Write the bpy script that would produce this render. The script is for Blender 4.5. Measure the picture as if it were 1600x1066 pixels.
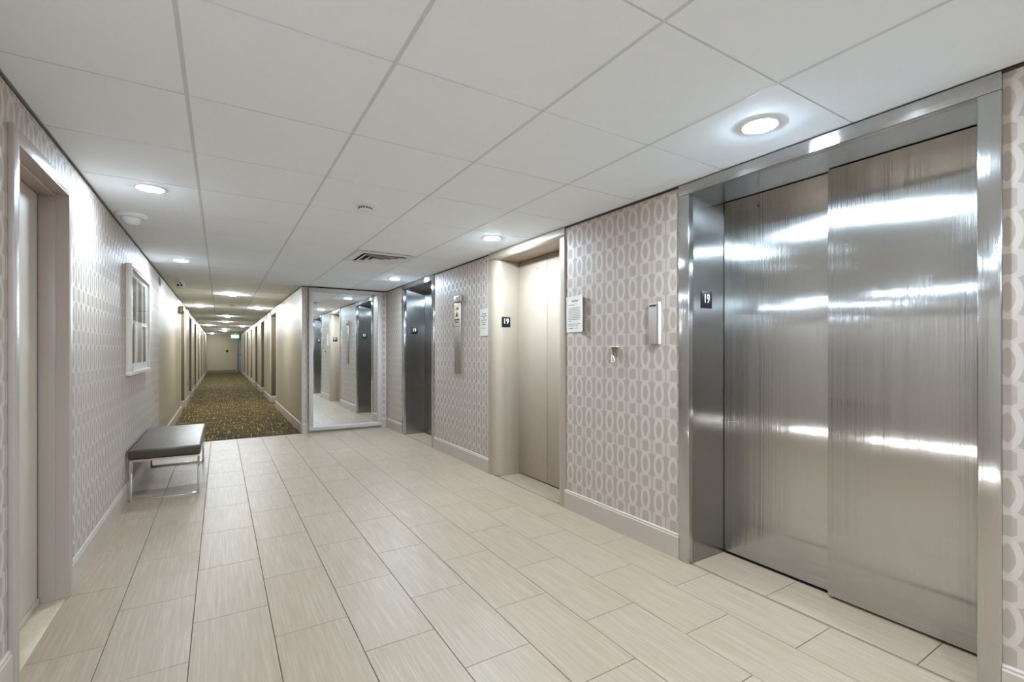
import bpy, bmesh, math, random
from mathutils import Vector, Matrix
random.seed(7)
scn = bpy.context.scene
for o in list(bpy.data.objects):
    bpy.data.objects.remove(o)
col = scn.collection

# ------------------------------------------------------------------ camera, world, exposure
CAM_H = 1.232
cd = bpy.data.cameras.new('camera')
cam = bpy.data.objects.new('camera', cd); col.objects.link(cam)
cd.sensor_fit = 'HORIZONTAL'; cd.sensor_width = 36.0
cd.lens = 739.0 / 1600.0 * 36.0
cd.shift_y = (548.9 - 533.0) / 1600.0
cd.clip_start = 0.02; cd.clip_end = 100
cam.location = (0, 0, CAM_H)
cam.rotation_euler = (math.pi / 2, 0, -0.5529)
scn.camera = cam
w = bpy.data.worlds.new('world'); scn.world = w; w.use_nodes = True
w.node_tree.nodes['Background'].inputs[0].default_value = (1, 1, 1, 1)
w.node_tree.nodes['Background'].inputs[1].default_value = 0.15
vs = scn.view_settings
vs.view_transform = 'Standard'; vs.look = 'None'; vs.gamma = 1.0; vs.use_curve_mapping = False
vs.exposure = 0.53
scn.cycles.max_bounces = 12; scn.cycles.diffuse_bounces = 9; scn.cycles.glossy_bounces = 6
scn.cycles.use_adaptive_sampling = True; scn.cycles.adaptive_threshold = 0.015
scn.cycles.use_denoising = True; scn.cycles.sample_clamp_indirect = 12.0
LAMP_LOBBY = 800.0      # radiance of the round lobby downlights
LAMP_LEFT = 300.0       # the left row stands close to its wall and is dimmed
LAMP_CORR = 580.0       # radiance of the corridor downlights
COL_LOBBY = (0.65, 0.83, 1.0)
COL_CORR = (0.86, 0.94, 1.0)

# ------------------------------------------------------------------ main dimensions (metres)
C = 2.211                       # ceiling
XL, XR, XC = -0.656, 2.316, 1.04   # left wall, elevator wall, right wall of corridor
YB, YM, YE = -5.0, 7.68, 32.0   # wall behind the camera, mirror wall, corridor end
GX0, GP = -0.108, 0.6135        # ceiling grid
GY0, GPY = 0.958, 0.616
YP = 7.39                       # wallpaper ends on the left wall

# ------------------------------------------------------------------ node helpers
def srgb(r, g, b):
    f = lambda c: (c / 255 / 12.92) if c / 255 <= 0.04045 else ((c / 255 + 0.055) / 1.055) ** 2.4
    return (f(r), f(g), f(b), 1)

class NT:
    def __init__(s, name):
        s.m = bpy.data.materials.new(name); s.m.use_nodes = True
        s.t = s.m.node_tree; s.b = s.t.nodes['Principled BSDF']
    def n(s, typ, **kw):
        x = s.t.nodes.new(typ)
        for k, v in kw.items(): setattr(x, k, v)
        return x
    def set(s, sock, v):
        if isinstance(v, bpy.types.NodeSocket): s.t.links.new(v, sock)
        else: sock.default_value = v
    def math(s, op, a, b=None, c=None):
        x = s.n('ShaderNodeMath', operation=op)
        s.set(x.inputs[0], a)
        if b is not None: s.set(x.inputs[1], b)
        if c is not None: s.set(x.inputs[2], c)
        return x.outputs[0]
    def vmath(s, op, a, b=None):
        x = s.n('ShaderNodeVectorMath', operation=op)
        s.set(x.inputs[0], a)
        if b is not None: s.set(x.inputs[1], b)
        return x.outputs[0]
    def mix(s, f, a, b, typ='MIX'):
        x = s.n('ShaderNodeMix', data_type='RGBA', blend_type=typ)
        s.set(x.inputs[0], f); s.set(x.inputs[6], a); s.set(x.inputs[7], b)
        return x.outputs[2]
    def ramp(s, f, stops):
        x = s.n('ShaderNodeValToRGB'); s.set(x.inputs[0], f)
        e = x.color_ramp.elements
        while len(e) < len(stops): e.new(0.5)
        for i, (p, c) in enumerate(stops):
            e[i].position = p; e[i].color = c if len(c) == 4 else (*c, 1)
        return x.outputs[0]
    def coord(s, which='Object'):
        return s.n('ShaderNodeTexCoord').outputs[which]
    def sep(s, v):
        x = s.n('ShaderNodeSeparateXYZ'); s.set(x.inputs[0], v); return x.outputs
    def comb(s, a, b, c):
        x = s.n('ShaderNodeCombineXYZ')
        for i, v in enumerate((a, b, c)): s.set(x.inputs[i], v)
        return x.outputs[0]
    def noise(s, vec, scale, detail=2.0, rough=0.5, out=0):
        x = s.n('ShaderNodeTexNoise'); s.set(x.inputs['Vector'], vec)
        x.inputs['Scale'].default_value = scale; x.inputs['Detail'].default_value = detail
        x.inputs['Roughness'].default_value = rough
        return x.outputs[out]
    def bump(s, h, strength=0.2, dist=0.01):
        x = s.n('ShaderNodeBump'); s.set(x.inputs['Height'], h)
        x.inputs['Strength'].default_value = strength; x.inputs['Distance'].default_value = dist
        s.t.links.new(x.outputs[0], s.b.inputs['Normal'])
    def p(s, **kw):
        for k, v in kw.items(): s.set(s.b.inputs[k.replace('_', ' ')], v)
        return s

def simple(name, color, rough=0.5, metal=0.0, var=0.06, scale=18.0, **kw):
    t = NT(name); o = t.coord()
    n = t.noise(o, scale, 3)
    dark = tuple(c * (1 - var) for c in color[:3]) + (1,)
    light = tuple(min(1, c * (1 + var)) for c in color[:3]) + (1,)
    t.p(Base_Color=t.mix(n, dark, light), Roughness=rough, Metallic=metal)
    for k, v in kw.items(): t.set(t.b.inputs[k.replace('_', ' ')], v)
    return t.m

# ------------------------------------------------------------------ materials
M = {}
# ceiling board: white with a faint fissure relief
t = NT('ceiling_board'); o = t.coord()
n = t.noise(o, 9, 3); f = t.noise(o, 260, 2)
t.p(Base_Color=t.mix(n, srgb(240, 247, 254), srgb(244, 250, 255)), Roughness=0.8)
t.bump(f, 0.12, 0.002); M['ceil'] = t.m
M['grid'] = simple('ceiling_grid_paint', srgb(212, 216, 219), 0.5, var=0.03)
M['reveal'] = simple('shadow_gap', srgb(70, 58, 48), 0.8, var=0.15)

# wallpaper: chained ovals and elongated hexagons, pearl ink on taupe
def wallpaper(name, axis, y_ph):
    PY, PZ = 0.109, 0.226
    t = NT(name); o = t.coord(); s = t.sep(o)
    u = s[axis]; z = s[2]
    fy = t.math('FRACT', t.math('DIVIDE', t.math('SUBTRACT', u, y_ph - PY / 2), PY))
    dy = t.math('ABSOLUTE', t.math('MULTIPLY', t.math('SUBTRACT', fy, 0.5), PY))
    def dzf(z0):
        fz = t.math('FRACT', t.math('DIVIDE', t.math('SUBTRACT', z, z0 - PZ / 2), PZ))
        return t.math('ABSOLUTE', t.math('MULTIPLY', t.math('SUBTRACT', fz, 0.5), PZ))
    def ell(dz, a, b):
        x = t.math('DIVIDE', dy, a); y = t.math('DIVIDE', dz, b)
        return t.math('ADD', t.math('MULTIPLY', x, x), t.math('MULTIPLY', y, y))
    d1 = dzf(1.646)
    outer = t.math('LESS_THAN', ell(d1, 0.041, 0.078), 1.0)
    # the hole is a pointed almond
    inner = t.math('LESS_THAN', t.math('ADD', t.math('DIVIDE', dy, 0.0215),
                   t.math('POWER', t.math('DIVIDE', d1, 0.057), 2.0)), 1.0)
    ring = t.math('MULTIPLY', outer, t.math('SUBTRACT', 1.0, inner))
    d2 = dzf(1.759)
    ho = t.math('MULTIPLY', t.math('LESS_THAN', dy, 0.0495),
                t.math('LESS_THAN', t.math('ADD', d2, t.math('MULTIPLY', dy, 0.5)), 0.063))
    hi = t.math('MULTIPLY', t.math('LESS_THAN', dy, 0.0245),
                t.math('LESS_THAN', t.math('ADD', d2, t.math('MULTIPLY', dy, 0.6)), 0.042))
    hx = t.math('MULTIPLY', ho, t.math('SUBTRACT', 1.0, hi))
    mask = t.math('MAXIMUM', ring, t.math('MULTIPLY', hx, 0.78))
    # woven ground: fine horizontal threads
    wv = t.noise(t.vmath('MULTIPLY', o, (60, 60, 900)), 1.0, 2)
    cl = t.noise(o, 2.2, 2)
    g = t.mix(wv, srgb(161, 146, 136), srgb(168, 153, 143))
    g = t.mix(cl, g, t.mix(wv, srgb(163, 149, 136), srgb(170, 156, 143)))
    ink = t.mix(cl, srgb(189, 174, 164), srgb(191, 177, 166))
    t.p(Base_Color=t.mix(mask, g, ink), Roughness=t.math('SUBTRACT', 0.62, t.math('MULTIPLY', mask, 0.2)))
    t.b.inputs['Specular IOR Level'].default_value = 0.35
    t.bump(wv, 0.06, 0.001)
    return t.m
M['paper_y'] = wallpaper('wallpaper_chain_links', 1, 2.0187)
M['paper_x'] = wallpaper('wallpaper_chain_links_end', 0, 2.275)
# corridor vinyl: beige with fine weave
t = NT('corridor_vinyl'); o = t.coord()
wv = t.noise(t.vmath('MULTIPLY', o, (300, 300, 40)), 1.0, 2); cl = t.noise(o, 1.5, 2)
t.p(Base_Color=t.mix(wv, srgb(160, 148, 124), srgb(169, 157, 133)), Roughness=0.45)
t.bump(wv, 0.05, 0.001); M['vinyl'] = t.m
M['backwall'] = simple('plain_wall_paint', srgb(120, 108, 96), 0.7, var=0.02)
M['trim'] = simple('taupe_trim_paint', srgb(178, 164, 150), 0.35, var=0.025, scale=6)
M['casing'] = simple('grey_beige_steel_frame_paint', srgb(176, 161, 150), 0.35, var=0.03, scale=5)
M['doorpaint'] = simple('pale_door_paint', srgb(196, 182, 168), 0.4, var=0.02)
M['dark'] = simple('dark_gap', srgb(20, 18, 16), 0.8)
M['bronze_door'] = simple('brown_door_paint', srgb(120, 106, 84), 0.45, var=0.05)
M['bronze_dark'] = simple('dark_bronze_frame_paint', srgb(88, 74, 54), 0.5, var=0.05)
M['grey_door'] = simple('grey_blue_door_paint', srgb(148, 144, 146), 0.45, var=0.03)
# cream enamel of the middle elevator, scuffed near the floor
t = NT('cream_enamel'); o = t.coord(); s = t.sep(o)
n = t.noise(o, 7, 3)
base = t.mix(n, srgb(158, 142, 124), srgb(164, 148, 131))
scr = t.noise(t.vmath('MULTIPLY', o, (30, 30, 260)), 1.0, 2)
band = t.math('MULTIPLY', t.math('GREATER_THAN', s[2], 0.16), t.math('LESS_THAN', s[2], 0.27))
scm = t.math('MULTIPLY', band, t.math('GREATER_THAN', scr, 0.66))
t.p(Base_Color=t.mix(t.math('MULTIPLY', scm, 0.8), base, srgb(130, 92, 70)), Roughness=0.38)
M['cream'] = t.m
# porcelain floor tile with linear grain along its length
t = NT('linear_grain_porcelain'); o = t.coord()
rnd = t.n('ShaderNodeObjectInfo').outputs['Random']
off = t.comb(t.math('MULTIPLY', rnd, 37.0), t.math('MULTIPLY', rnd, 91.0), 0.0)
v = t.vmath('ADD', o, off)
g1 = t.noise(t.vmath('MULTIPLY', v, (95, 3.0, 1)), 1.0, 5, 0.62)
g2 = t.noise(t.vmath('MULTIPLY', v, (420, 14.0, 1)), 1.0, 3, 0.6)
g3 = t.noise(v, 5.0, 2)
c1 = t.ramp(g1, [(0.30, srgb(148, 128, 108)[:3]), (0.50, srgb(158, 138, 117)[:3]), (0.72, srgb(173, 155, 135)[:3])])
c2 = t.mix(t.math('MULTIPLY', g2, 0.35), c1, srgb(150, 130, 110))
tone = t.mix(rnd, srgb(250, 246, 242), srgb(255, 255, 255))
c3 = t.mix(0.55, c2, t.mix(1.0, c2, tone, 'MULTIPLY'))
t.p(Base_Color=c3, Roughness=t.math('ADD', 0.36, t.math('MULTIPLY', g3, 0.12)))
t.b.inputs['Specular IOR Level'].default_value = 0.4
t.bump(g1, 0.05, 0.002); M['tile'] = t.m
M['grout'] = simple('grey_grout', srgb(130, 113, 96), 0.9, var=0.08, scale=60)
# marble threshold
t = NT('veined_marble'); o = t.coord()
n = t.noise(o, 9, 6, 0.7); n2 = t.noise(o, 30, 4)
vein = t.ramp(n, [(0.40, (0, 0, 0)), (0.5, (1, 1, 1)), (0.6, (0, 0, 0))])
t.p(Base_Color=t.mix(t.math('MULTIPLY', vein, 0.35), srgb(198, 178, 152), srgb(160, 142, 120)), Roughness=0.3)
M['marble'] = t.m
# carpet: dark brown with a scratchy tan cross hatch
t = NT('cross_hatch_carpet'); o = t.coord()
def lines(sx, sy, thr, soft):
    n = t.noise(t.vmath('MULTIPLY', o, (sx, sy, 1)), 1.0, 3, 0.6)
    return t.ramp(n, [(thr, (0, 0, 0)), (thr + soft, (1, 1, 1))])
lx = lines(48, 2.2, 0.575, 0.04); ly = lines(2.2, 48, 0.575, 0.04)
lx2 = lines(110, 7, 0.61, 0.05); ly2 = lines(7, 110, 0.61, 0.05)
m = t.math('MAXIMUM', t.math('MAXIMUM', lx, ly), t.math('MULTIPLY', t.math('MAXIMUM', lx2, ly2), 0.6))
tuft = t.noise(o, 420, 2)
bc = t.mix(t.noise(o, 3, 2), srgb(50, 38, 14), srgb(66, 51, 22))
cc = t.mix(t.math('MULTIPLY', m, 0.75), bc, srgb(164, 145, 96))
t.p(Base_Color=t.mix(t.math('MULTIPLY', tuft, 0.3), cc, srgb(54, 43, 20)), Roughness=0.95)
t.b.inputs['Specular IOR Level'].default_value = 0.1
t.bump(tuft, 0.4, 0.004); M['carpet'] = t.m
# brushed stainless steel, vertical grain: highlights spread sideways
def steel(name, colr, rough, aniso, streak=0.12, jit=0.5, grain='v'):
    t = NT(name); o = t.coord()
    gr = t.noise(t.vmath('MULTIPLY', o, (240, 240, 4)), 1.0, 3)
    hz = t.noise(t.vmath('MULTIPLY', o, (2.2, 2.2, 500)), 1.0, 2)
    cl = t.noise(t.vmath('MULTIPLY', o, (5, 5, 1.4)), 1.0, 3)
    N = t.n('ShaderNodeNewGeometry').outputs['Normal']
    T = t.vmath('ADD', t.vmath('CROSS_PRODUCT', N, (0, 0, 1)), (0.001, 0.002, 0.0))
    if grain == 'h': T = t.comb(0.001, 0.002, 1.0)       # grain along the header: highlights spread up and down
    d = tuple(c * (1 - streak) for c in colr[:3]) + (1,)
    base = t.mix(t.math('MULTIPLY', t.math('ADD', gr, cl), 0.5), d, colr)
    t.p(Base_Color=t.mix(t.math('MULTIPLY', hz, 0.25), base, d), Metallic=1.0,
        Roughness=t.math('ADD', rough - 0.03, t.math('MULTIPLY', cl, 0.06)))
    t.b.inputs['Anisotropic'].default_value = aniso
    t.t.links.new(T, t.b.inputs['Tangent'])
    wn = t.n('ShaderNodeTexWhiteNoise', noise_dimensions='1D')        # one random tilt per hairline
    dp = t.n('ShaderNodeVectorMath', operation='DOT_PRODUCT'); t.set(dp.inputs[0], o); t.set(dp.inputs[1], T)
    t.set(wn.inputs['W'], t.math('FLOOR', t.math('MULTIPLY', dp.outputs['Value'], 2500.0)))
    sc = t.n('ShaderNodeVectorMath', operation='SCALE'); t.set(sc.inputs[0], T)
    t.set(sc.inputs['Scale'], t.math('MULTIPLY', t.math('SUBTRACT', wn.outputs['Value'], 0.5), jit))
    t.t.links.new(t.vmath('NORMALIZE', t.vmath('ADD', N, sc.outputs[0])), t.b.inputs['Normal'])
    return t.m
M['steel'] = steel('brushed_steel', (0.60, 0.595, 0.585, 1), 0.16, 1.0)
M['steel_trim'] = steel('brushed_steel_trim', (0.60, 0.595, 0.585, 1), 0.16, 1.0)
M['steel_plate'] = steel('warm_brushed_steel', (0.50, 0.46, 0.40, 1), 0.45, 0.5, jit=0.1)
M['satin'] = simple('satin_steel', (0.36, 0.33, 0.29, 1), 0.5, 0.6, var=0.05)
M['steel_shaded'] = steel('brushed_steel_shaded', (0.40, 0.395, 0.385, 1), 0.24, 1.0, jit=0.0)  # same steel as the doors, its colour darkened for the shaded recess
M['steel_head'] = steel('brushed_steel_header', (0.56, 0.555, 0.545, 1), 0.2, 1.0, jit=0.35, grain='h')
M['chrome'] = simple('chrome', (0.78, 0.77, 0.75, 1), 0.06, 1.0, var=0.01)
t = NT('mirror_silvering'); o = t.coord(); n = t.noise(o, 4, 2)
t.p(Base_Color=t.mix(n, (0.86, 0.88, 0.86, 1), (0.88, 0.90, 0.88, 1)), Metallic=1.0, Roughness=0.012); M['mirror'] = t.m
M['mframe'] = simple('silver_grey_frame_paint', srgb(184, 174, 165), 0.4, 0.0, var=0.03)
# dark leather
t = NT('dark_leather'); o = t.coord()
vo = t.n('ShaderNodeTexVoronoi'); t.set(vo.inputs['Vector'], o); vo.inputs['Scale'].default_value = 320
n = t.noise(o, 6, 3)
t.p(Base_Color=t.mix(n, srgb(62, 50, 38), srgb(74, 61, 47)), Roughness=t.math('ADD', 0.30, t.math('MULTIPLY', n, 0.1)))
t.bump(vo.outputs['Distance'], 0.12, 0.002); M['leather'] = t.m
M['white'] = simple('white_plastic', srgb(232, 232, 232), 0.4, var=0.015)
M['frame_white'] = simple('white_frame_lacquer', srgb(218, 204, 193), 0.3, var=0.02)
M['matboard'] = simple('mat_board', srgb(228, 224, 216), 0.8, var=0.02)
M['black'] = simple('black_plastic', srgb(14, 13, 12), 0.4)
M['ink'] = simple('white_numeral_ink', srgb(235, 233, 228), 0.5, var=0.01)
M['print'] = simple('dark_print', srgb(40, 36, 32), 0.7)
M['greyprint'] = simple('grey_print', srgb(120, 120, 116), 0.8)
M['paper'] = simple('white_paper', srgb(206, 196, 186), 0.8, var=0.02)
M['board_grey'] = simple('grey_sign_board', srgb(172, 160, 149), 0.5, var=0.02)
M['lit_edge_tone'] = simple('sign_edge_lit_tone', srgb(214, 202, 194), 0.4, var=0.01)  # sign board side, lightened in colour as if catching light
M['brass_sign'] = simple('pale_brass_sign', srgb(215, 200, 165), 0.35, 0.3)
t = NT('clear_dome'); t.p(Base_Color=(0.95, 0.95, 0.94, 1), Roughness=0.15); t.b.inputs['Transmission Weight'].default_value = 0.35
n = t.noise(t.coord(), 30, 2); t.bump(n, 0.02, 0.001); M['lens'] = t.m
# glazing over the picture: glass only mirrors at grazing angles
t = NT('picture_glazing'); o = t.coord()
tr = t.n('ShaderNodeBsdfTransparent'); gl = t.n('ShaderNodeBsdfGlossy'); gl.inputs['Roughness'].default_value = 0.01
fr = t.n('ShaderNodeFresnel'); fr.inputs['IOR'].default_value = 1.13
mx = t.n('ShaderNodeMixShader'); bf = t.n('ShaderNodeNewGeometry').outputs['Backfacing']
t.t.links.new(t.math('MULTIPLY', fr.outputs[0], t.math('SUBTRACT', 1.0, bf)), mx.inputs[0])
t.t.links.new(tr.outputs[0], mx.inputs[1]); t.t.links.new(gl.outputs[0], mx.inputs[2])
t.t.links.new(mx.outputs[0], t.t.nodes['Material Output'].inputs['Surface']); M['glazing'] = t.m
# abstract print: taupe ground with long pale ribbons
t = NT('abstract_ribbon_print'); o = t.coord(); s = t.sep(o)
wv = t.n('ShaderNodeTexWave', wave_type='BANDS', bands_direction='Y', wave_profile='SIN')
t.set(wv.inputs['Vector'], t.vmath('MULTIPLY', o, (1, 1, 0.35)))
wv.inputs['Scale'].default_value = 1.15; wv.inputs['Distortion'].default_value = 7.0; wv.inputs['Detail'].default_value = 1.2
wv.inputs['Detail Scale'].default_value = 0.7
n = t.noise(o, 2.0, 3)
t.p(Base_Color=t.mix(t.math('MULTIPLY', n, 0.25), t.ramp(wv.outputs[0], [(0.1, srgb(96, 86, 72)[:3]), (0.5, srgb(140, 130, 112)[:3]), (0.82, srgb(170, 162, 148)[:3]), (0.95, srgb(226, 222, 214)[:3])]), srgb(90, 82, 66)), Roughness=0.8)
M['art'] = t.m
def emit(name, colr, st):
    t = NT(name); n = t.noise(t.coord(), 3, 1)
    t.p(Base_Color=(0.9, 0.9, 0.9, 1), Emission_Strength=st,
        Emission_Color=t.mix(n, (*colr, 1), tuple(min(1, c * 1.01) for c in colr) + (1,)))
    return t.m
M['lamp_lobby'] = emit('lobby_downlight_diffuser', COL_LOBBY, LAMP_LOBBY)
M['lamp_left'] = emit('left_row_downlight_diffuser', COL_LOBBY, LAMP_LEFT)
M['lamp_corr'] = emit('corridor_downlight_diffuser', COL_CORR, LAMP_CORR)
M['daylight'] = emit('daylight', (0.86, 0.93, 1.0), 70.0)
M['exit_green'] = emit('exit_sign_panel', (0.12, 0.75, 0.45), 1.6)
M['exit_letter'] = emit('exit_sign_letters', (0.7, 1.0, 0.85), 1.6)

# ------------------------------------------------------------------ mesh helpers
ORG = {}
def add_box(bm, x0, x1, y0, y1, z0, z1, bev=0.0, seg=2):
    x0, x1 = min(x0, x1), max(x0, x1); y0, y1 = min(y0, y1), max(y0, y1); z0, z1 = min(z0, z1), max(z0, z1)
    m = Matrix.Translation(((x0 + x1) / 2, (y0 + y1) / 2, (z0 + z1) / 2)) @ Matrix.Diagonal((x1 - x0, y1 - y0, z1 - z0, 1))
    g = bmesh.ops.create_cube(bm, size=1, matrix=m)
    if bev > 0:
        vs_ = set(g['verts'])
        es = [e for e in bm.edges if e.verts[0] in vs_ and e.verts[1] in vs_]
        bmesh.ops.bevel(bm, geom=es, offset=bev, segments=seg, affect='EDGES', profile=0.5)
def add_lathe(bm, c, prof, n=32, axis='z', flip=1):
    """profile of (radius, height) pairs turned about an axis through c"""
    rings = []
    for r, hgt in prof:
        ring = []
        for k in range(n):
            a = 2 * math.pi * k / n
            p = (r * math.cos(a), r * math.sin(a), hgt * flip)
            if axis == 'x': p = (p[2], p[0], p[1])
            if axis == 'y': p = (p[0], p[2], p[1])
            ring.append(bm.verts.new((c[0] + p[0], c[1] + p[1], c[2] + p[2])))
        rings.append(ring)
    for a, b in zip(rings, rings[1:]):
        for k in range(n):
            bm.faces.new((a[k], a[(k + 1) % n], b[(k + 1) % n], b[k]))
    for ring in (rings[0], rings[-1]):
        if len(set(tuple(v.co) for v in ring)) > 2: bm.faces.new(ring)
    bmesh.ops.remove_doubles(bm, verts=bm.verts, dist=1e-6)
    bmesh.ops.recalc_face_normals(bm, faces=bm.faces)
def add_prism(bm, poly, lo, hi, axis='z'):
    """closed 2D outline extruded along an axis; z: (x,y), y: (x,z), x: (y,z)"""
    def P(a, b, h):
        return {'z': (a, b, h), 'y': (a, h, b), 'x': (h, a, b)}[axis]
    A = [bm.verts.new(P(a, b, lo)) for a, b in poly]; B = [bm.verts.new(P(a, b, hi)) for a, b in poly]
    n = len(poly)
    for k in range(n): bm.faces.new((A[k], A[(k + 1) % n], B[(k + 1) % n], B[k]))
    bm.faces.new(A); bm.faces.new(B)
    bmesh.ops.recalc_face_normals(bm, faces=bm.faces)
def add_tube(bm, pts, r, n=10, closed=False):
    pts = [Vector(p) for p in pts]; rings = []
    m = len(pts)
    for i, p in enumerate(pts):
        a = pts[i - 1] if (i or closed) else p
        b = pts[(i + 1) % m] if (i < m - 1 or closed) else p
        d = (b - a).normalized()
        up = Vector((0, 0, 1)) if abs(d.z) < 0.9 else Vector((1, 0, 0))
        s = d.cross(up).normalized(); q = s.cross(d)
        rings.append([bm.verts.new(p + r * (math.cos(2 * math.pi * k / n) * s + math.sin(2 * math.pi * k / n) * q)) for k in range(n)])
    for i in range(m if closed else m - 1):
        a, b = rings[i], rings[(i + 1) % m]
        for k in range(n): bm.faces.new((a[k], a[(k + 1) % n], b[(k + 1) % n], b[k]))
    if not closed: bm.faces.new(rings[0]); bm.faces.new(rings[-1])
    bmesh.ops.recalc_face_normals(bm, faces=bm.faces)

def obj(name, bm, mat, parent=None, smooth=False, label=None):
    """link a bmesh given in world coordinates; under a parent it is moved into the parent's frame"""
    me = bpy.data.meshes.new(name)
    org = ORG[parent.name] if parent else Vector((0, 0, 0))
    if parent: bmesh.ops.translate(bm, verts=bm.verts, vec=-org)
    bm.to_mesh(me); bm.free(); me.materials.append(M[mat])
    o = bpy.data.objects.new(name, me); col.objects.link(o)
    if parent: o.parent = parent
    ORG[o.name] = Vector(org)
    if smooth:
        for p in me.polygons: p.use_smooth = True
        try: me.set_sharp_from_angle(angle=math.radians(35))
        except Exception: pass
    if label: o['label'] = label
    return o
def box(name, x0, x1, y0, y1, z0, z1, mat, parent=None, bev=0.0, seg=2, label=None, smooth=None):
    bm = bmesh.new(); add_box(bm, x0, x1, y0, y1, z0, z1, bev, seg)
    return obj(name, bm, mat, parent, smooth=(bev > 0) if smooth is None else smooth, label=label)
def thing(name, loc, label=None, cat=None, group=None, kind=None):
    o = bpy.data.objects.new(name, None); col.objects.link(o); o.location = loc
    o.empty_display_size = 0.1
    ORG[o.name] = Vector(loc); tag(o, label, cat, group, kind); return o
def tag(o, label=None, cat=None, group=None, kind=None):
    if label: o['label'] = label
    if cat: o['category'] = cat
    if group: o['group'] = group
    if kind: o['kind'] = kind
    return o
def struct(o, label=None): o['kind'] = 'structure'; return tag(o, label)
def dup(root, loc, label=None):
    r = root.copy(); col.objects.link(r); r.location = loc
    if label: r['label'] = label
    for ch in list(root.children):
        c = ch.copy(); col.objects.link(c); c.parent = r
        for g in list(ch.children):
            d = g.copy(); col.objects.link(d); d.parent = c
    return r
def text_mesh(name, body, size, mat, parent, mw, sx=1.0, bold=0.0):
    """flat lettering turned into a mesh; mw places it in the world"""
    cu = bpy.data.curves.new(name, 'FONT'); cu.body = body; cu.size = size
    cu.align_x = 'CENTER'; cu.align_y = 'CENTER'; cu.extrude = 0.0006; cu.offset = bold
    tmp = bpy.data.objects.new('tmp_text', cu); col.objects.link(tmp)
    dg = bpy.context.evaluated_depsgraph_get(); dg.update()
    me = bpy.data.meshes.new_from_object(tmp.evaluated_get(dg))
    bpy.data.objects.remove(tmp); bpy.data.curves.remove(cu)
    me.name = name; me.transform(Matrix.Diagonal((sx, 1, 1, 1)))
    me.transform(mw); me.transform(Matrix.Translation(-ORG[parent.name]))
    me.materials.clear(); me.materials.append(M[mat])
    o = bpy.data.objects.new(name, me); col.objects.link(o); o.parent = parent
    ORG[o.name] = Vector(ORG[parent.name]); return o
def frame_mw(loc, facing):
    """text frame: facing '-x' (on the elevator wall), '-y' or '+y'"""
    if facing == '-x': R = Matrix(((0, 0, -1), (-1, 0, 0), (0, 1, 0)))
    elif facing == '-y': R = Matrix(((1, 0, 0), (0, 0, -1), (0, 1, 0)))
    else: R = Matrix(((-1, 0, 0), (0, 0, 1), (0, 1, 0)))
    return Matrix.Translation(loc) @ R.to_4x4()

# ================================================================== SETTING
# ---- floors
floor = struct(box('floor', XL - 0.02, 2.63, YB, YM + 0.01, -0.08, -0.006, 'grout'), 'pale porcelain tile floor of the lobby')
TW, TL, J = 0.3048, 0.61, 0.0028
tile_cache = {}
def tile(x0, x1, y0, y1):
    k = (round(x1 - x0, 3), round(y1 - y0, 3))
    if k not in tile_cache:
        bm = bmesh.new(); a, b = (x1 - x0) / 2, (y1 - y0) / 2
        add_box(bm, -a, a, -b, b, -0.010, 0.0)
        top = [e for e in bm.edges if all(v.co.z > -0.001 for v in e.verts)]
        bmesh.ops.bevel(bm, geom=top, offset=0.0012, segments=1, affect='EDGES')
        me = bpy.data.meshes.new('floor_tile'); bm.to_mesh(me); bm.free(); me.materials.append(M['tile']); tile_cache[k] = me
    o = bpy.data.objects.new('floor_tile', tile_cache[k]); col.objects.link(o); o.parent = floor
    o.location = ((x0 + x1) / 2, (y0 + y1) / 2, 0)
for k in range(-2, 9):
    a, b = max(XL, -0.105 + TW * k), min(-0.105 + TW * (k + 1), 2.630)
    if b - a < 0.02: continue
    par = 2.575 if k % 2 == 0 else 2.27
    j = math.floor((YB - par) / TL)
    while par + TL * j < YM:
        y0, y1 = max(YB, par + TL * j), min(YM, par + TL * (j + 1)); j += 1
        if y1 - y0 < 0.03: continue
        if k == 8:      # strip inside the elevator recesses only
            for ra, rb in ((0.567, 1.79), (3.08, 4.03), (5.70, 6.77)):
                c, d = max(y0, ra), min(y1, rb)
                if d - c > 0.02: tile(a + J / 2, b, c + J / 2, d - J / 2)
        else:
            tile(a + J / 2, (min(b, XR) if k == 7 else b) - J / 2, y0 + J / 2, y1 - J / 2)
carpet = struct(box('floor_carpet', XL - 0.02, XC + 0.95, YM + 0.012, YE + 0.3, -0.08, 0.004, 'carpet'), 'dark brown cross-hatched carpet running down the corridor')
box('edge_strip', XL, XC, YM + 0.002, YM + 0.012, -0.01, 0.006, 'dark', carpet)

# ---- ceiling: backing slab, boards and grid bars
ceiling = struct(box('ceiling', XL - 0.2, XR + 0.45, YB - 0.2, YE + 0.6, C + 0.012, C + 0.1, 'grid'), 'white suspended ceiling of square boards')
board_cache = {}
def board(x0, x1, y0, y1):
    k = (round(x1 - x0, 3), round(y1 - y0, 3))
    if k not in board_cache:
        bm = bmesh.new(); a, b = (x1 - x0) / 2, (y1 - y0) / 2
        add_box(bm, -a, a, -b, b, 0.0, 0.012)
        me = bpy.data.meshes.new('ceiling_board'); bm.to_mesh(me); bm.free(); me.materials.append(M['ceil']); board_cache[k] = me
    o = bpy.data.objects.new('ceiling_board', board_cache[k]); col.objects.link(o); o.parent = ceiling
    o.location = ((x0 + x1) / 2, (y0 + y1) / 2, C)
def column(xs, y0, y1, step_mul=1):
    j = math.floor((y0 - GY0) / GPY)
    while GY0 + GPY * j < y1:
        a, b = max(y0, GY0 + GPY * j), min(y1, GY0 + GPY * (j + 1)); j += 1
        if b - a < 0.02: continue
        for x0, x1 in xs: board(x0 + 0.007, x1 - 0.007, a + 0.004, b - 0.004)
gx = [GX0 + GP * k for k in range(4)]
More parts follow.
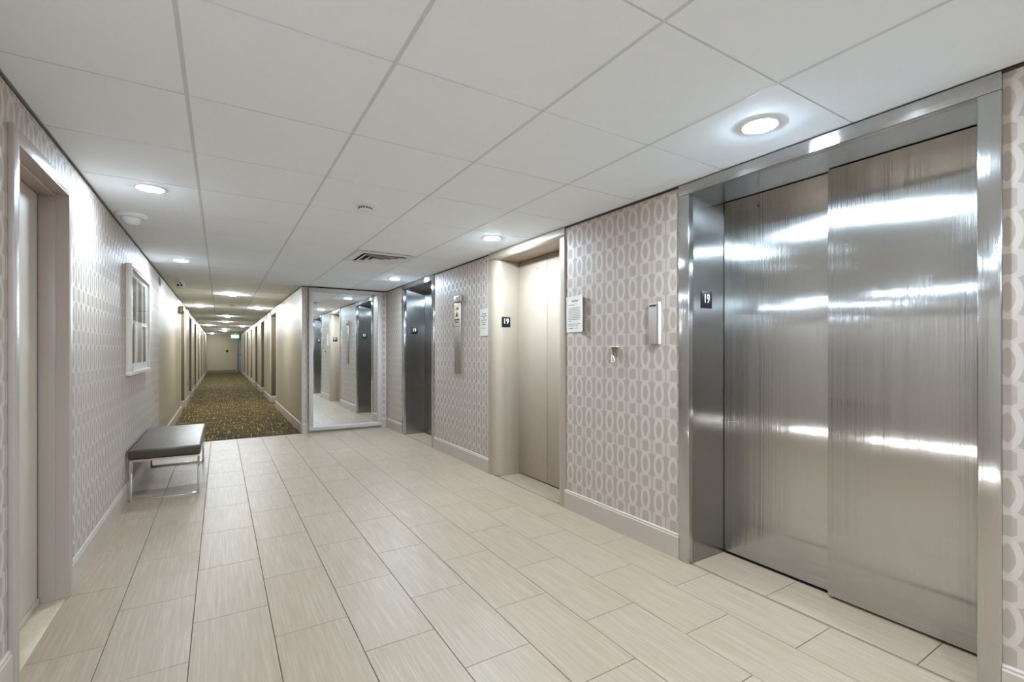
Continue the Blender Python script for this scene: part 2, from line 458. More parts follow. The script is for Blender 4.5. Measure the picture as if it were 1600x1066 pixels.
lob = list(zip([XL] + gx, gx + [XR]))
cor = [(XL, gx[0]), (gx[0], gx[1]), (gx[1], XC)]
column(lob, YB, YM); column(cor, YM, YE)
for g, y1 in zip(gx, (YE, YE, YM, YM)):
    box('grid_bar', g - 0.007, g + 0.007, YB, y1, C - 0.0005, C + 0.011, 'grid', ceiling)
for j in (-4, -2, 0, 2, 4, 6, 8, 10):       # the cross bars that are wider than the butt joints
    y = GY0 + GPY * j
    if YB < y < YM:
        for x0, x1 in lob: box('cross_bar', x0 + 0.007, x1 - 0.007, y - 0.003, y + 0.003, C + 0.002, C + 0.011, 'grid', ceiling)

# ---- left wall with a door opening
DY0, DY1, DZ = 2.474, 3.17, 2.01
EY0, EY1 = 0.45, 1.35
def wall(name, boxes, mat, label):
    bm = bmesh.new()
    for b in boxes: add_box(bm, *b)
    return struct(obj(name, bm, mat), label)
TH = 0.16
H = C - 0.014
wl = wall('wall_left', [(XL - TH, XL, YB, EY0, 0, H), (XL - TH, XL, EY0, EY1, DZ, H), (XL - TH, XL, EY1, DY0, 0, H), (XL - TH, XL, DY0, DY1, DZ, H), (XL - TH, XL, DY1, YP, 0, H)], 'paper_y', 'left wall papered with pale chain link pattern')
box('shadow_gap', XL - TH, XL - 0.004, YB, YP, H, C, 'reveal', wl)
# ---- corridor walls with recessed door bays
def corridor_wall(name, x, side, bays, y0, y1, label):
    bx = []; y = y0; D = 0.16
    out = x + side * 0.4
    for a, b in bays:
        bx.append((x, out, y, a, 0, H)); bx.append((x + side * D, out, a, b, 0, H))
        bx.append((x, x + side * D, a, b, 2.09, H)); y = b
    bx.append((x, out, y, y1, 0, H))
    wo = wall(name, bx, 'vinyl', label)
    box('shadow_gap', x + side * 0.004, out, y0, y1, H, C, 'reveal', wo)
    return wo
BL = [(11.4, 12.6), (14.3, 15.5), (17.1, 18.3), (20.0, 21.2), (23.2, 24.4), (26.4, 27.6)]
BR = [(11.55, 12.8), (14.8, 16.0), (17.6, 18.8), (20.5, 21.8), (23.6, 24.8), (26.6, 27.8)]
corridor_wall('wall_corridor_left', XL, -1, BL, YP, YE, 'beige left wall of the carpeted corridor')
corridor_wall('wall_corridor_right', XC, 1, BR, YM + 0.10, YE - 0.9, 'beige right wall of the carpeted corridor')
wend = wall('wall_end', [(XL - 0.1, 0.82, YE, YE + 0.2, 0, H), (0.82, 1.9, YE, YE + 0.2, 2.06, H), (1.7, 1.9, YE - 0.9, YE + 0.2, 0, H), (1.39, 1.9, YE - 1.0, YE - 0.9, 0, H)], 'vinyl', 'pale end wall of the corridor')
wm = wall('wall_mirror', [(XC + 0.006, XR + 0.3, YM, YM + 0.10, 0, H)], 'paper_x', 'short papered wall behind the tall mirror')
box('shadow_gap', XC, XR, YM + 0.004, YM + 0.1, H, C, 'reveal', wm)
struct(box('trim_1', XC, XC + 0.045, YM - 0.004, YM + 0.10, 0, H, 'trim'), 'beige corner trim beside the tall mirror')
wall('wall_back', [(XL - TH, XR + 0.4, YB - 0.15, YB, 0, C)], 'backwall', 'plain wall behind the viewer')
# ---- elevator wall
SEGS = [(YB, 0.503), (1.862, 2.95), (4.19, 5.63), (6.87, YM)]
wr = wall('wall_right', [(XR, XR + 0.45, a, b, 0, H) for a, b in SEGS], 'paper_y', 'elevator wall papered with pale chain link pattern')
for a, b in SEGS: box('shadow_gap', XR + 0.004, XR + 0.4, a, b, H, C, 'reveal', wr)

# ---- baseboards: flat board with a small cap
ORD = ['first', 'second', 'third', 'fourth', 'fifth', 'sixth']
def base_profile(d):   # (out, z)
    return [(0, 0), (d, 0), (d, 0.128), (d * 0.75, 0.134), (d * 0.75, 0.142), (d * 0.35, 0.148), (0, 0.148)]
def baseboard(name, x, side, y0, y1, mat='trim', label='taupe painted baseboard'):
    bm = bmesh.new(); add_prism(bm, [(x + side * a, z) for a, z in base_profile(0.014)], y0, y1, 'y')
    return struct(obj(name, bm, mat), label)
def baseboard_x(name, y, side, x0, x1, mat='trim', label='taupe painted baseboard'):
    bm = bmesh.new(); add_prism(bm, [(y + side * a, z) for a, z in base_profile(0.014)], x0, x1, 'x')
    return struct(obj(name, bm, mat), label)
baseboard('baseboard_left', XL, 1, YB, EY0 - 0.056, label='left baseboard behind the viewer'); baseboard('baseboard_left', XL, 1, EY1 + 0.056, 2.418, label='left baseboard on the near side of the service door'); baseboard('baseboard_left', XL, 1, 3.228, YP, label='left baseboard running behind the bench')
for wallx, side, bays, y0, y1, nm in ((XL, 1, BL, YP, YE, 'baseboard_corridor_left'), (XC, -1, BR, YM + 0.012, YE - 0.9, 'baseboard_corridor_right')):
    y = y0; sd = 'left' if side > 0 else 'right'
    for k, (a, b) in enumerate(bays):
        baseboard(nm, wallx, side, y, a, label='%s corridor baseboard before the %s recessed door' % (sd, ORD[k]))
        baseboard_x(nm, b - 0.016, -1, min(wallx, wallx - side * 0.12), max(wallx, wallx - side * 0.12), label='short baseboard inside the %s recess on the %s' % (ORD[k], sd))
        y = b
    baseboard(nm, wallx, side, y, y1, label='%s corridor baseboard at the far end' % sd)
baseboard_x('baseboard_end', YE, -1, XL, 0.80, 'bronze_door', 'dark baseboard of the corridor end wall')
baseboard_x('baseboard_mirror', YM, -1, XC, XR, label='baseboard under the tall mirror')
for (a, b), lb in zip(SEGS, ('elevator wall baseboard nearest the viewer', 'baseboard between the wide steel and cream elevators', 'baseboard between the cream and dark elevators', 'baseboard between the dark elevator and the mirror')):
    baseboard('baseboard_right', XR, -1, a, b - (0.014 if b == YM else 0), label=lb)

# ---- service doors in the left wall: the one in view and its neighbour beside the viewer
def service_door(name, DY0, DY1, label, daylight=False):
    d1 = struct(thing(name, (XL, (DY0 + DY1) / 2, 0)), label)
    CF = XL + 0.017; CW = 0.055
    box('casing', XL, CF, DY0 - CW, DY0, 0, DZ + CW, 'casing', d1, 0.002)
    box('casing', XL, CF, DY1, DY1 + CW, 0, DZ + CW, 'casing', d1, 0.002)
    box('casing', XL, CF, DY0, DY1, DZ, DZ + CW, 'casing', d1, 0.002)
    for y, s in ((DY0, 1), (DY1, -1)):
        box('jamb', XL - 0.15, CF - 0.001, y - s * 0.002, y + s * 0.004, 0, DZ, 'casing', d1)
        box('door_stop', XL - 0.095, XL - 0.035, y, y + s * 0.014, 0, DZ - 0.014, 'casing', d1, 0.001)
    box('jamb_head', XL - 0.15, CF - 0.001, DY0, DY1, DZ - 0.004, DZ + 0.002, 'casing', d1)
    box('door_stop', XL - 0.095, XL - 0.035, DY0, DY1, DZ - 0.018, DZ, 'casing', d1, 0.001)
    sl = box('door_leaf', XL - 0.14, XL - 0.097, DY0 + 0.008, DY1 - 0.008, 0.030 if daylight else 0.014, DZ - 0.010, 'doorpaint', d1, 0.002)
    if not daylight: box('door_sweep', XL - 0.0969, XL - 0.090, DY0 + 0.02, DY1 - 0.02, 0.006, 0.035, 'trim', sl, 0.001)
    box('threshold', XL - 0.16, XL + 0.002, DY0 + 0.004, DY1 - 0.004, -0.02, 0.004, 'marble', d1, 0.0015)
    box('backing', XL - 0.155, XL - 0.145, DY0, DY1, 0.03 if daylight else 0, DZ, 'dark', d1)
    if daylight: box('daylight_gap', XL - 0.135, XL - 0.130, DY0 + 0.01, DY1 - 0.01, 0.004, 0.030, 'daylight', d1, label='bright daylight showing under the door')
service_door('door_1', DY0, DY1, 'pale service door set back in a steel frame on the left wall')
service_door('door_18', EY0, EY1, 'pale unit door beside the viewer with daylight under it', True)

# ---- corridor doors in their bays
n = 2
for bays, x, s in ((BL, XL, -1), (BR, XC, 1)):
    for k, (a, b) in enumerate(bays):
        d = struct(thing('door_%d' % n, (x + s * 0.16, (a + b) / 2, 0)), '%s brown apartment door recessed in the %s corridor wall' % (ORD[k], 'left' if s < 0 else 'right')); n += 1
        xf = x + s * 0.158
        lf = box('door_leaf', xf, xf - s * 0.012, a + 0.12, b - 0.12, 0.01, 2.03, 'bronze_door', d, 0.002)
        hb = bmesh.new(); add_box(hb, xf - s * 0.012, xf - s * 0.05, a + 0.18, a + 0.20, 1.0, 1.02, 0.003); add_box(hb, xf - s * 0.04, xf - s * 0.055, a + 0.18, a + 0.30, 1.0, 1.02, 0.003)
        obj('lever_handle', hb, 'chrome', lf, True)
        box('jamb_lining', x + s * 0.012, xf, b - 0.016, b - 0.0005, 0.0, 2.09, 'bronze_dark', d)
        for y0, y1 in ((a + 0.06, a + 0.12), (b - 0.12, b - 0.06)): box('door_frame', xf, xf - s * 0.02, y0, y1, 0, 2.08, 'bronze_door', d, 0.002)
        box('door_frame', xf, xf - s * 0.02, a + 0.06, b - 0.06, 2.03, 2.085, 'bronze_door', d, 0.002)
d = struct(thing('door_%d' % n, (1.27, YE, 0)), 'grey exit door at the end of the corridor')
lf = box('door_leaf', 0.88, 1.66, YE + 0.03, YE + 0.07, 0.01, 2.02, 'grey_door', d, 0.003)
for x0, x1 in ((0.82, 0.88), (1.66, 1.70)): box('door_frame', x0, x1, YE - 0.02, YE + 0.08, 0, 2.06, 'grey_door', d, 0.002)
box('door_frame', 0.88, 1.66, YE - 0.02, YE + 0.08, 2.02, 2.06, 'grey_door', d, 0.002)
hb = bmesh.new(); add_box(hb, 0.93, 0.95, YE - 0.03, YE + 0.03, 1.0, 1.02, 0.003); add_box(hb, 0.93, 1.06, YE - 0.035, YE - 0.02, 1.0, 1.025, 0.003)
obj('lever_handle', hb, 'black', lf, True)

# ================================================================== ELEVATORS
def floor_plate(parent, loc, facing, num='19', sx=0.8, bold=0.0, size=0.075):
    """black 10 cm plate with the floor number in white"""
    x, y, z = loc; h = 0.05
    if facing == '-y': p = box('floor_plate', x - h, x + h, y - 0.003, y, z - h, z + h, 'black', parent, 0.001)
    else: p = box('floor_plate', x - h, x + h, y, y + 0.003, z - h, z + h, 'black', parent, 0.001)
    off = -0.0033 if facing == '-y' else 0.0033
    text_mesh('floor_number', num, size, 'ink', p, frame_mw((x, y + off, z + 0.006), facing), sx, bold)

def steel_elevator(y0, y1, ya, yb, name, label, split, pm='steel'):
    """outer y0..y1, clear opening ya..yb; two panels, the nearer one in front"""
    e = struct(thing(name, (XR, (y0 + y1) / 2, 0)), label)
    F = XR - 0.012; ZT = 2.142
    for a, b in ((y0, ya), (yb, y1)): box('frame_stile', F, XR + 0.03, a, b, 0, ZT, 'steel_trim', e, 0.005, 3)
    box('frame_header', F, XR + 0.03, y0, y1, ZT, C - 0.006, 'steel_head', e, 0.003)
    box('header_soffit', XR + 0.03, 2.70, y0, y1, ZT, C - 0.006, 'steel', e)
    box('jamb_return', XR + 0.03, 2.72, yb, y1, 0, ZT, 'steel_shaded', e)
    box('jamb_return', XR + 0.03, 2.72, y0, ya, 0, ZT, 'steel_shaded', e)
    pl = box('door_panel', 2.634, 2.664, split - 0.04, yb - 0.004, 0.012, ZT - 0.004, pm, e, 0.002)
    pr = box('door_panel', 2.590, 2.620, ya + 0.004, split, 0.012, ZT - 0.004, pm, e, 0.002)
    for p, y in ((pl, split + 0.385), ):
        bm = bmesh.new(); add_lathe(bm, (2.6345, y, 2.10 - 0.03), [(0.007, 0), (0.007, 0.002), (0.003, 0.003)], 14, 'x', -1); obj('release_keyhole', bm, 'black', p)
    box('sill', 2.631, 2.70, ya, yb, -0.04, 0.002, 'dark', e)
    box('shaft_backing', 2.70, 2.73, y0, y1, 0, C, 'dark', e)
    floor_plate(e, (2.464, yb - 0.0005, 1.537), '-y')
    floor_plate(e, (2.464, ya + 0.0005, 1.537), '+y')
    return e
steel_elevator(0.503, 1.862, 0.567, 1.79, 'door_%d' % (n + 1), 'wide brushed steel elevator door nearest the viewer', 1.186)
steel_elevator(5.63, 6.87, 5.70, 6.77, 'door_%d' % (n + 2), 'shade-darkened brushed steel elevator door beside the tall mirror', 6.24, 'steel_shaded')  # panels also take the steel with shade in its colour
# middle elevator: cream enamel with rounded jambs
e = struct(thing('door_%d' % (n + 3), (XR, 3.57, 0)), 'cream painted elevator door with rounded jambs')
F = XR - 0.012; y0, y1, ya, yb, ZT = 2.95, 4.19, 3.08, 4.03, 2.13
def jamb(yo, yi):
    s = 1 if yi > yo else -1; r = 0.10
    p = [(2.70, yo), (F, yo), (F, yi - s * r)]
    for k in range(1, 11):
        a = math.pi / 2 * k / 10
        p.append((F + r - r * math.cos(a), yi - s * r + s * r * math.sin(a)))
    p.append((2.70, yi)); bm = bmesh.new(); add_prism(bm, p, 0, ZT + 0.004, 'z'); return bm
obj('rounded_jamb', jamb(y1, yb), 'cream', e, True); obj('rounded_jamb', jamb(y0, ya), 'cream', e, True)
r = 0.035; p = [(2.70, C - 0.006), (F, C - 0.006), (F, ZT + r)]
for k in range(1, 9):
    a = math.pi / 2 * k / 8; p.append((F + r - r * math.cos(a), ZT + r - r * math.sin(a)))
p.append((2.70, ZT)); bm = bmesh.new(); add_prism(bm, p, y0, y1, 'y'); obj('rounded_header', bm, 'cream', e, True)
a_ = box('door_panel', 2.570, 2.600, 3.548, yb - 0.003, 0.010, ZT - 0.004, 'cream', e, 0.002)
bm = bmesh.new(); add_lathe(bm, (2.5699, 3.70, 2.02), [(0.006, 0), (0.006, 0.002), (0.003, 0.003)], 14, 'x', -1); obj('release_keyhole', bm, 'black', a_)
box('door_panel', 2.570, 2.600, ya + 0.003, 3.544, 0.010, ZT - 0.004, 'cream', e, 0.002)
box('sill', 2.631, 2.70, ya, yb, -0.04, 0.002, 'dark', e)
box('shaft_backing', 2.62, 2.66, ya, yb, 0, ZT, 'dark', e)
floor_plate(e, (2.416, yb - 0.0005, 1.522), '-y', sx=0.95, bold=0.0003, size=0.072)
floor_plate(e, (2.416, ya + 0.0005, 1.522), '+y', sx=0.95, bold=0.0003, size=0.072)

# ================================================================== THINGS ON THE WALLS AND FLOOR
# ---- tall mirror
mx0, mx1, mz0, mz1 = 1.134, 2.225, 0.03, 2.188; fw = 0.058; fy = YM - 0.055
m = thing('wall_mirror', (1.68, YM, mz0), 'tall framed mirror covering the wall between corridor and elevators', 'mirror')
for nm, b in (('frame_rail', (mx0, mx1, fy, YM, mz0, mz0 + fw)), ('frame_rail', (mx0, mx1, fy, YM, mz1 - fw, mz1)),
              ('frame_stile', (mx0, mx0 + fw, fy, YM, mz0 + fw, mz1 - fw)), ('frame_stile', (mx1 - fw, mx1, fy, YM, mz0 + fw, mz1 - fw))):
    box(nm, *b, 'mframe', m, 0.004)
box('mirror_glass', mx0 + fw - 0.004, mx1 - fw + 0.004, YM - 0.022, YM - 0.016, mz0 + fw - 0.004, mz1 - fw + 0.004, 'mirror', m)

# ---- bench
b = thing('bench', (-0.40, 5.59, 0), 'low dark leather bench on chrome legs against the left wall', 'bench')
bx0, bx1, by0, by1 = -0.630, -0.150, 4.90, 6.30
bm = bmesh.new(); add_box(bm, bx0 - 0.006, bx1 + 0.006, by0 - 0.006, by1 + 0.006, 0.342, 0.424, 0.018, 4)
for v in bm.verts:      # a slight crown on the cushion
    if v.co.z > 0.40:
        u = (v.co.x - bx0) / (bx1 - bx0); q = (v.co.y - by0) / (by1 - by0); v.co.z += 0.0
cu = obj('cushion', bm, 'leather', b, True)
bm = bmesh.new(); add_tube(bm, [(bx0, by0 - 0.004, 0.412), (bx1, by0 - 0.004, 0.412), (bx1 + 0.004, by0, 0.412), (bx1 + 0.004, by1, 0.412), (bx1, by1 + 0.004, 0.412), (bx0, by1 + 0.004, 0.412), (bx0 - 0.004, by1, 0.412), (bx0 - 0.004, by0, 0.412)], 0.003, 8, True)
obj('piping', bm, 'leather', cu, True)
bw, bt = 0.022, 0.019
for y in (by0 + 0.002, by1 - 0.002 - bw):
    for x in (bx0, bx1 - bt): box('leg', x, x + bt, y, y + bw, 0, 0.325, 'chrome', b, 0.0015)
    box('floor_bar', bx0 + bt, bx1 - bt, y, y + bw, 0.0, bt, 'chrome', b, 0.0015)
    box('top_bar', bx0, bx1, y, y + bw, 0.325, 0.342, 'chrome', b, 0.0015)
for x in (bx0 + 0.02, bx1 - 0.045): box('seat_rail', x, x + 0.025, by0 + bw, by1 - bw, 0.330, 0.342, 'chrome', b, 0.001)

# ---- framed picture
a = thing('framed_picture', (XL, 5.52, 1.03), 'white framed abstract print hung above the bench', 'picture')
ay0, ay1, az0, az1 = 4.92, 6.14, 1.03, 1.95; fd = 0.042; fwid = 0.035
for nm, bb in (('frame_rail', (ay0, ay1, az0, az0 + fwid)), ('frame_rail', (ay0, ay1, az1 - fwid, az1)),
               ('frame_stile', (ay0, ay0 + fwid, az0 + fwid, az1 - fwid)), ('frame_stile', (ay1 - fwid, ay1, az0 + fwid, az1 - fwid))):
    box(nm, XL + 0.001, XL + fd, *bb, 'frame_white', a, 0.003)
box('mat_board', XL + 0.004, XL + 0.020, ay0 + 0.03, ay1 - 0.03, az0 + 0.03, az1 - 0.03, 'matboard', a)
box('print', XL + 0.0201, XL + 0.0215, ay0 + 0.12, ay1 - 0.12, az0 + 0.10, az1 - 0.085, 'art', a)
box('glazing', XL + 0.030, XL + 0.032, ay0 + 0.034, ay1 - 0.034, az0 + 0.034, az1 - 0.034, 'glazing', a)

# ---- elevator call station
c = thing('call_station', (XR, 4.915, 0.98), 'narrow steel elevator call panel between the cream and dark elevators', 'call panel')
fp = box('face_plate', XR - 0.018, XR, 4.845, 4.99, 0.98, 1.785, 'steel_plate', c, 0.003)
tb = box('indicator_tab', XR - 0.026, XR, 4.815, 4.995, 1.788, 1.862, 'satin', c, 0.002)
bm = bmesh.new(); add_lathe(bm, (XR - 0.026, 4.905, 1.835), [(0.012, 0), (0.012, 0.002), (0.008, 0.003)], 16, 'x', -1); obj('indicator_lens', bm, 'print', tb)
sg = box('fire_notice', XR - 0.0195, XR - 0.018, 4.853, 4.982, 1.60, 1.765, 'brass_sign', fp)
bm = bmesh.new()      # pictogram: flames over a stair
X0, X1 = XR - 0.0205, XR - 0.0195
for k, (yy, zz, s) in enumerate(((4.890, 1.700, 1.0), (4.915, 1.705, 0.8), (4.938, 1.695, 0.7))):
    add_prism(bm, [(yy - 0.012 * s, zz), (yy + 0.012 * s, zz), (yy + 0.009 * s, zz + 0.018 * s), (yy + 0.001, zz + 0.042 * s), (yy - 0.010 * s, zz + 0.02 * s)], X0, X1, 'x')
add_prism(bm, [(4.895, 1.625), (4.955, 1.625), (4.955, 1.64), (4.94, 1.64), (4.94, 1.66), (4.925, 1.66), (4.925, 1.68), (4.905, 1.68), (4.905, 1.65), (4.895, 1.65)], X0, X1, 'x')
obj('pictogram', bm, 'print', fp)
box('print_line', X0, X1, 4.853, 4.982, 1.583, 1.597, 'print', fp)
for zz in (1.556,): box('print_line', XR - 0.0188, XR - 0.018, 4.872, 4.965, zz, zz + 0.012, 'print', fp)
box('seam', XR - 0.0184, XR - 0.018, 4.846, 4.989, 1.512, 1.516, 'print', fp)
for zz, rr, nm, mt in ((1.125, 0.011, 'call_button', 'chrome'), (1.118 - 0.05, 0.006, 'key_switch', 'black'), (1.03, 0.004, 'screw', 'black')):
    bm = bmesh.new(); add_lathe(bm, (XR - 0.018, 4.965, zz), [(rr, 0), (rr, 0.003), (rr * 0.6, 0.004)], 16, 'x', -1); obj(nm, bm, mt, fp, True)

# ---- paper notices with small print
def notice(y0, y1, z0, z1, label, rows, curl):
    o = thing('paper_notice', (XR, (y0 + y1) / 2, z0), label, 'notice')
    bm = bmesh.new(); nx, nz = 10, 14; V = {}
    for i in range(nx + 1):
        for j in range(nz + 1):
            u, v = i / nx, j / nz
            out = 0.0025 + curl * (max(0, (1 - u) - 0.55) ** 2) * 0.10 + curl * 0.02 * max(0, v - 0.85) + 0.0006 * math.sin(9 * v + 4 * u)
            zt = z0 + v * (z1 - z0) - (0.010 * u * curl * (v ** 4))
            for s, d in ((0, 0.0), (1, 0.0006)): V[i, j, s] = bm.verts.new((XR - out - d, y0 + u * (y1 - y0), zt))
    for i in range(nx):
        for j in range(nz):
            for s in (0, 1): bm.faces.new((V[i, j, s], V[i + 1, j, s], V[i + 1, j + 1, s], V[i, j + 1, s]))
    for i in range(nx):
        for j in (0, nz): bm.faces.new((V[i, j, 0], V[i + 1, j, 0], V[i + 1, j, 1], V[i, j, 1]))
    for j in range(nz):
        for i in (0, nx): bm.faces.new((V[i, j, 0], V[i, j + 1, 0], V[i, j + 1, 1], V[i, j, 1]))
    bmesh.ops.recalc_face_normals(bm, faces=bm.faces)
    sh = obj('sheet', bm, 'paper', o, True)
    W, Hh = y1 - y0, z1 - z0
    for (u0, u1, v, hh, mt) in rows:    # u from the left as read (left = larger y)
        def outat(uu, vv):
            u = 1 - uu
            return 0.0031 + curl * (max(0, (1 - u) - 0.55) ** 2) * 0.10 + curl * 0.02 * max(0, vv - 0.85) + 0.0006 * math.sin(9 * vv + 4 * u)
        rb = bmesh.new(); k = max(2, int((u1 - u0) * 14)); cuts = [u0 + (u1 - u0) * q / k for q in range(k + 1)]
        for ua, ub in zip(cuts, cuts[1:]):      # a row of small word-sized blocks
            ub -= 0.012 * random.random() + 0.004
            xo = XR - outat((ua + ub) / 2, v)
            add_box(rb, xo - 0.0008, xo + 0.0005, y1 - ua * W, y1 - ub * W, z0 + v * Hh, z0 + (v + hh) * Hh)
        obj('print_line', rb, mt, sh)
rows = [(0.30, 0.70, 0.83, 0.035, 'greyprint'), (0.08, 0.48, 0.735, 0.016, 'greyprint')]
rows += [(0.12, 0.88 - 0.1 * random.random(), 0.655 - 0.045 * k, 0.012, 'greyprint') for k in range(8)] + [(0.12, 0.28, 0.29, 0.012, 'greyprint'), (0.12, 0.86, 0.215, 0.012, 'greyprint'), (0.12, 0.66, 0.17, 0.012, 'greyprint'), (0.14, 0.40, 0.10, 0.02, 'greyprint'), (0.5, 0.7, 0.10, 0.012, 'greyprint')]
notice(2.717, 2.936, 1.378, 1.660, 'white letter sheet full of small print taped beside the cream elevator', rows, 1.0)
rows = [(0.25, 0.78, 0.80, 0.03, 'greyprint'), (0.15, 0.85, 0.72, 0.03, 'greyprint'), (0.38, 0.66, 0.65, 0.03, 'greyprint'), (0.15, 0.85, 0.57, 0.03, 'greyprint'), (0.25, 0.75, 0.49, 0.028, 'greyprint'), (0.25, 0.7, 0.41, 0.028, 'greyprint'), (0.12, 0.88, 0.28, 0.01, 'greyprint')]
notice(4.21, 4.385, 1.388, 1.668, 'white notice with six centred lines posted left of the cream elevator', rows, 0.0)

# ---- sign board and hook bracket between the elevators
s = thing('wall_sign', (XR, 2.045, 1.275), 'blank grey upright sign board beside the wide steel elevator', 'sign')
box('board', XR - 0.016, XR - 0.004, 2.006, 2.088, 1.276, 1.534, 'board_grey', s, 0.001)
box('edge_strip', XR - 0.022, XR - 0.001, 2.000, 2.007, 1.274, 1.536, 'lit_edge_tone', s, 0.001)  # lit side of the board, put into a paler colour
box('backing', XR - 0.004, XR, 2.012, 2.082, 1.285, 1.525, 'print', s)
bm = bmesh.new(); yy = 2.080
for wd in (0.017, 0.012, 0.010, 0.008): add_box(bm, XR - 0.0172, XR - 0.016, yy - wd, yy, 1.512, 1.522); yy -= wd + 0.002
obj('print_line', bm, 'print', s)
hk = thing('wall_hook', (XR, 2.395, 1.15), 'small pale metal hook bracket on the patterned wall', 'hook')
bm = bmesh.new(); add_prism(bm, [(2.376, 1.200), (2.410, 1.200), (2.422, 1.262), (2.364, 1.262)], XR - 0.014, XR, 'x'); obj('bracket', bm, 'bronze_door', hk)
box('top_lip', XR - 0.034, XR, 2.358, 2.428, 1.258, 1.266, 'frame_white', hk, 0.002)
bm = bmesh.new()      # a J hook hanging from the bracket, curling back up
pts = [(2.414, 1.206), (2.414, 1.190), (2.414, 1.174), (2.409, 1.163), (2.399, 1.157), (2.388, 1.160), (2.382, 1.170), (2.385, 1.181), (2.396, 1.190), (2.407, 1.199)]
add_tube(bm, [(XR - 0.014 - 0.012 * math.sin(k / 9 * math.pi), y, z) for k, (y, z) in enumerate(pts)], 0.0055, 10); obj('hook', bm, 'frame_white', hk, True)

# ================================================================== CEILING THINGS
def make_downlight(loc, mat, label, group, rad=0.066, dome=0.012):
    x, y, z = loc
    d = thing('downlight', loc, label, 'downlight', group)
    bm = bmesh.new(); add_lathe(bm, loc, [(rad, -0.0005), (rad, -0.004), (rad + 0.004, -0.006), (rad + 0.014, -0.004), (rad + 0.016, 0.0)], 40); obj('trim_ring', bm, 'white', d, True)
    bm = bmesh.new(); add_lathe(bm, loc, [(rad, -0.0004), (rad - 0.0005, -0.3 * dome), (rad * 0.9, -0.6 * dome), (rad * 0.7, -0.85 * dome), (rad * 0.35, -0.97 * dome), (0.0005, -dome)], 40); obj('diffuser', bm, mat, d, True)
    return d
lob_r = [(1.99, 1.18, 'round downlight in front of the wide steel elevator'), (2.0, 3.57, 'round downlight in front of the cream elevator'),
         (2.01, 6.28, 'round downlight in front of the dark elevator by the mirror'), (1.99, -1.50, 'round downlight in the right row behind the viewer'),
         (0.50, -0.80, 'round downlight above the viewer'), (0.50, -3.20, 'added round downlight well behind the viewer')]  # the centre one farthest back is added for ceiling bounce
lob_l = [(-0.357, 3.56, 'round downlight in the left row past the service door'), (-0.357, 6.21, 'round downlight in the left row above the bench'),
         (-0.357, 0.90, 'round downlight in the left row beside the viewer'), (-0.357, -1.75, 'round downlight in the left row behind the viewer')]
for row, mt in ((lob_r, 'lamp_lobby'), (lob_l, 'lamp_left')):
    proto = None
    for x, y, lb in row:
        if proto is None: proto = make_downlight((x, y, C), mt, lb, 'lobby downlights')
        else: dup(proto, (x, y, C), lb)
cor_l = [(0.178, 9.45, 'first downlight on the corridor centre line'), (-0.37, 12.2, 'corridor downlight outside the first left apartment door'), (0.75, 12.2, 'corridor downlight outside the first right apartment door'),
         (0.17, 15.4, 'corridor downlight just beyond the black ceiling slot'), (0.17, 18.4, 'corridor downlight second beyond the black ceiling slot'), (-0.37, 21.0, 'far corridor downlight near the left wall'), (0.75, 21.2, 'far corridor downlight near the right wall'),
         (0.17, 24.2, 'far corridor downlight on the centre line'), (0.17, 26.6, 'farthest corridor downlight but one on the centre line'), (-0.37, 30.4, 'farthest corridor downlight by the left wall')]
proto = None
for x, y, lb in cor_l:
    if proto is None: proto = make_downlight((x, y, C), 'lamp_corr', lb, 'corridor downlights', dome=0.028)
    else: dup(proto, (x, y, C), lb)

def smoke(loc, label, R=0.078):
    d = thing('smoke_detector', loc, label, 'detector')
    bm = bmesh.new(); add_lathe(bm, loc, [(R, 0), (R, -0.010), (R * 0.9, -0.020), (R * 0.62, -0.028)], 36); obj('base', bm, 'white', d, True)
    bm = bmesh.new(); add_lathe(bm, loc, [(R * 0.58, -0.027), (R * 0.56, -0.044), (R * 0.45, -0.052), (0.001, -0.055)], 36); hd = obj('head', bm, 'white', d, True)
    for k in range(16):
        a = 2 * math.pi * k / 16; bm = bmesh.new()
        add_box(bm, R * 0.54, R * 0.585, -0.0045, 0.0045, -0.043, -0.030)
        bmesh.ops.rotate(bm, verts=bm.verts, cent=(0, 0, 0), matrix=Matrix.Rotation(a, 3, 'Z')); bmesh.ops.translate(bm, verts=bm.verts, vec=loc)
        obj('sensing_slot', bm, 'black', hd)
smoke((0.816, 3.175, C), 'white smoke detector with black slots on the lobby ceiling')
smoke((0.203, 11.38, C), 'small smoke detector on the corridor ceiling')
# strobe by the left wall
L = (-0.545, 4.33, C)
d = thing('strobe_light', L, 'round white alarm strobe on the ceiling by the left wall', 'alarm strobe')
bm = bmesh.new(); add_lathe(bm, L, [(0.095, 0), (0.095, -0.008), (0.082, -0.022), (0.05, -0.026)], 40); obj('base', bm, 'white', d, True)
bm = bmesh.new(); add_lathe(bm, L, [(0.058, -0.022), (0.056, -0.045), (0.042, -0.062), (0.02, -0.070), (0.001, -0.072)], 36); obj('lens', bm, 'lens', d, True)
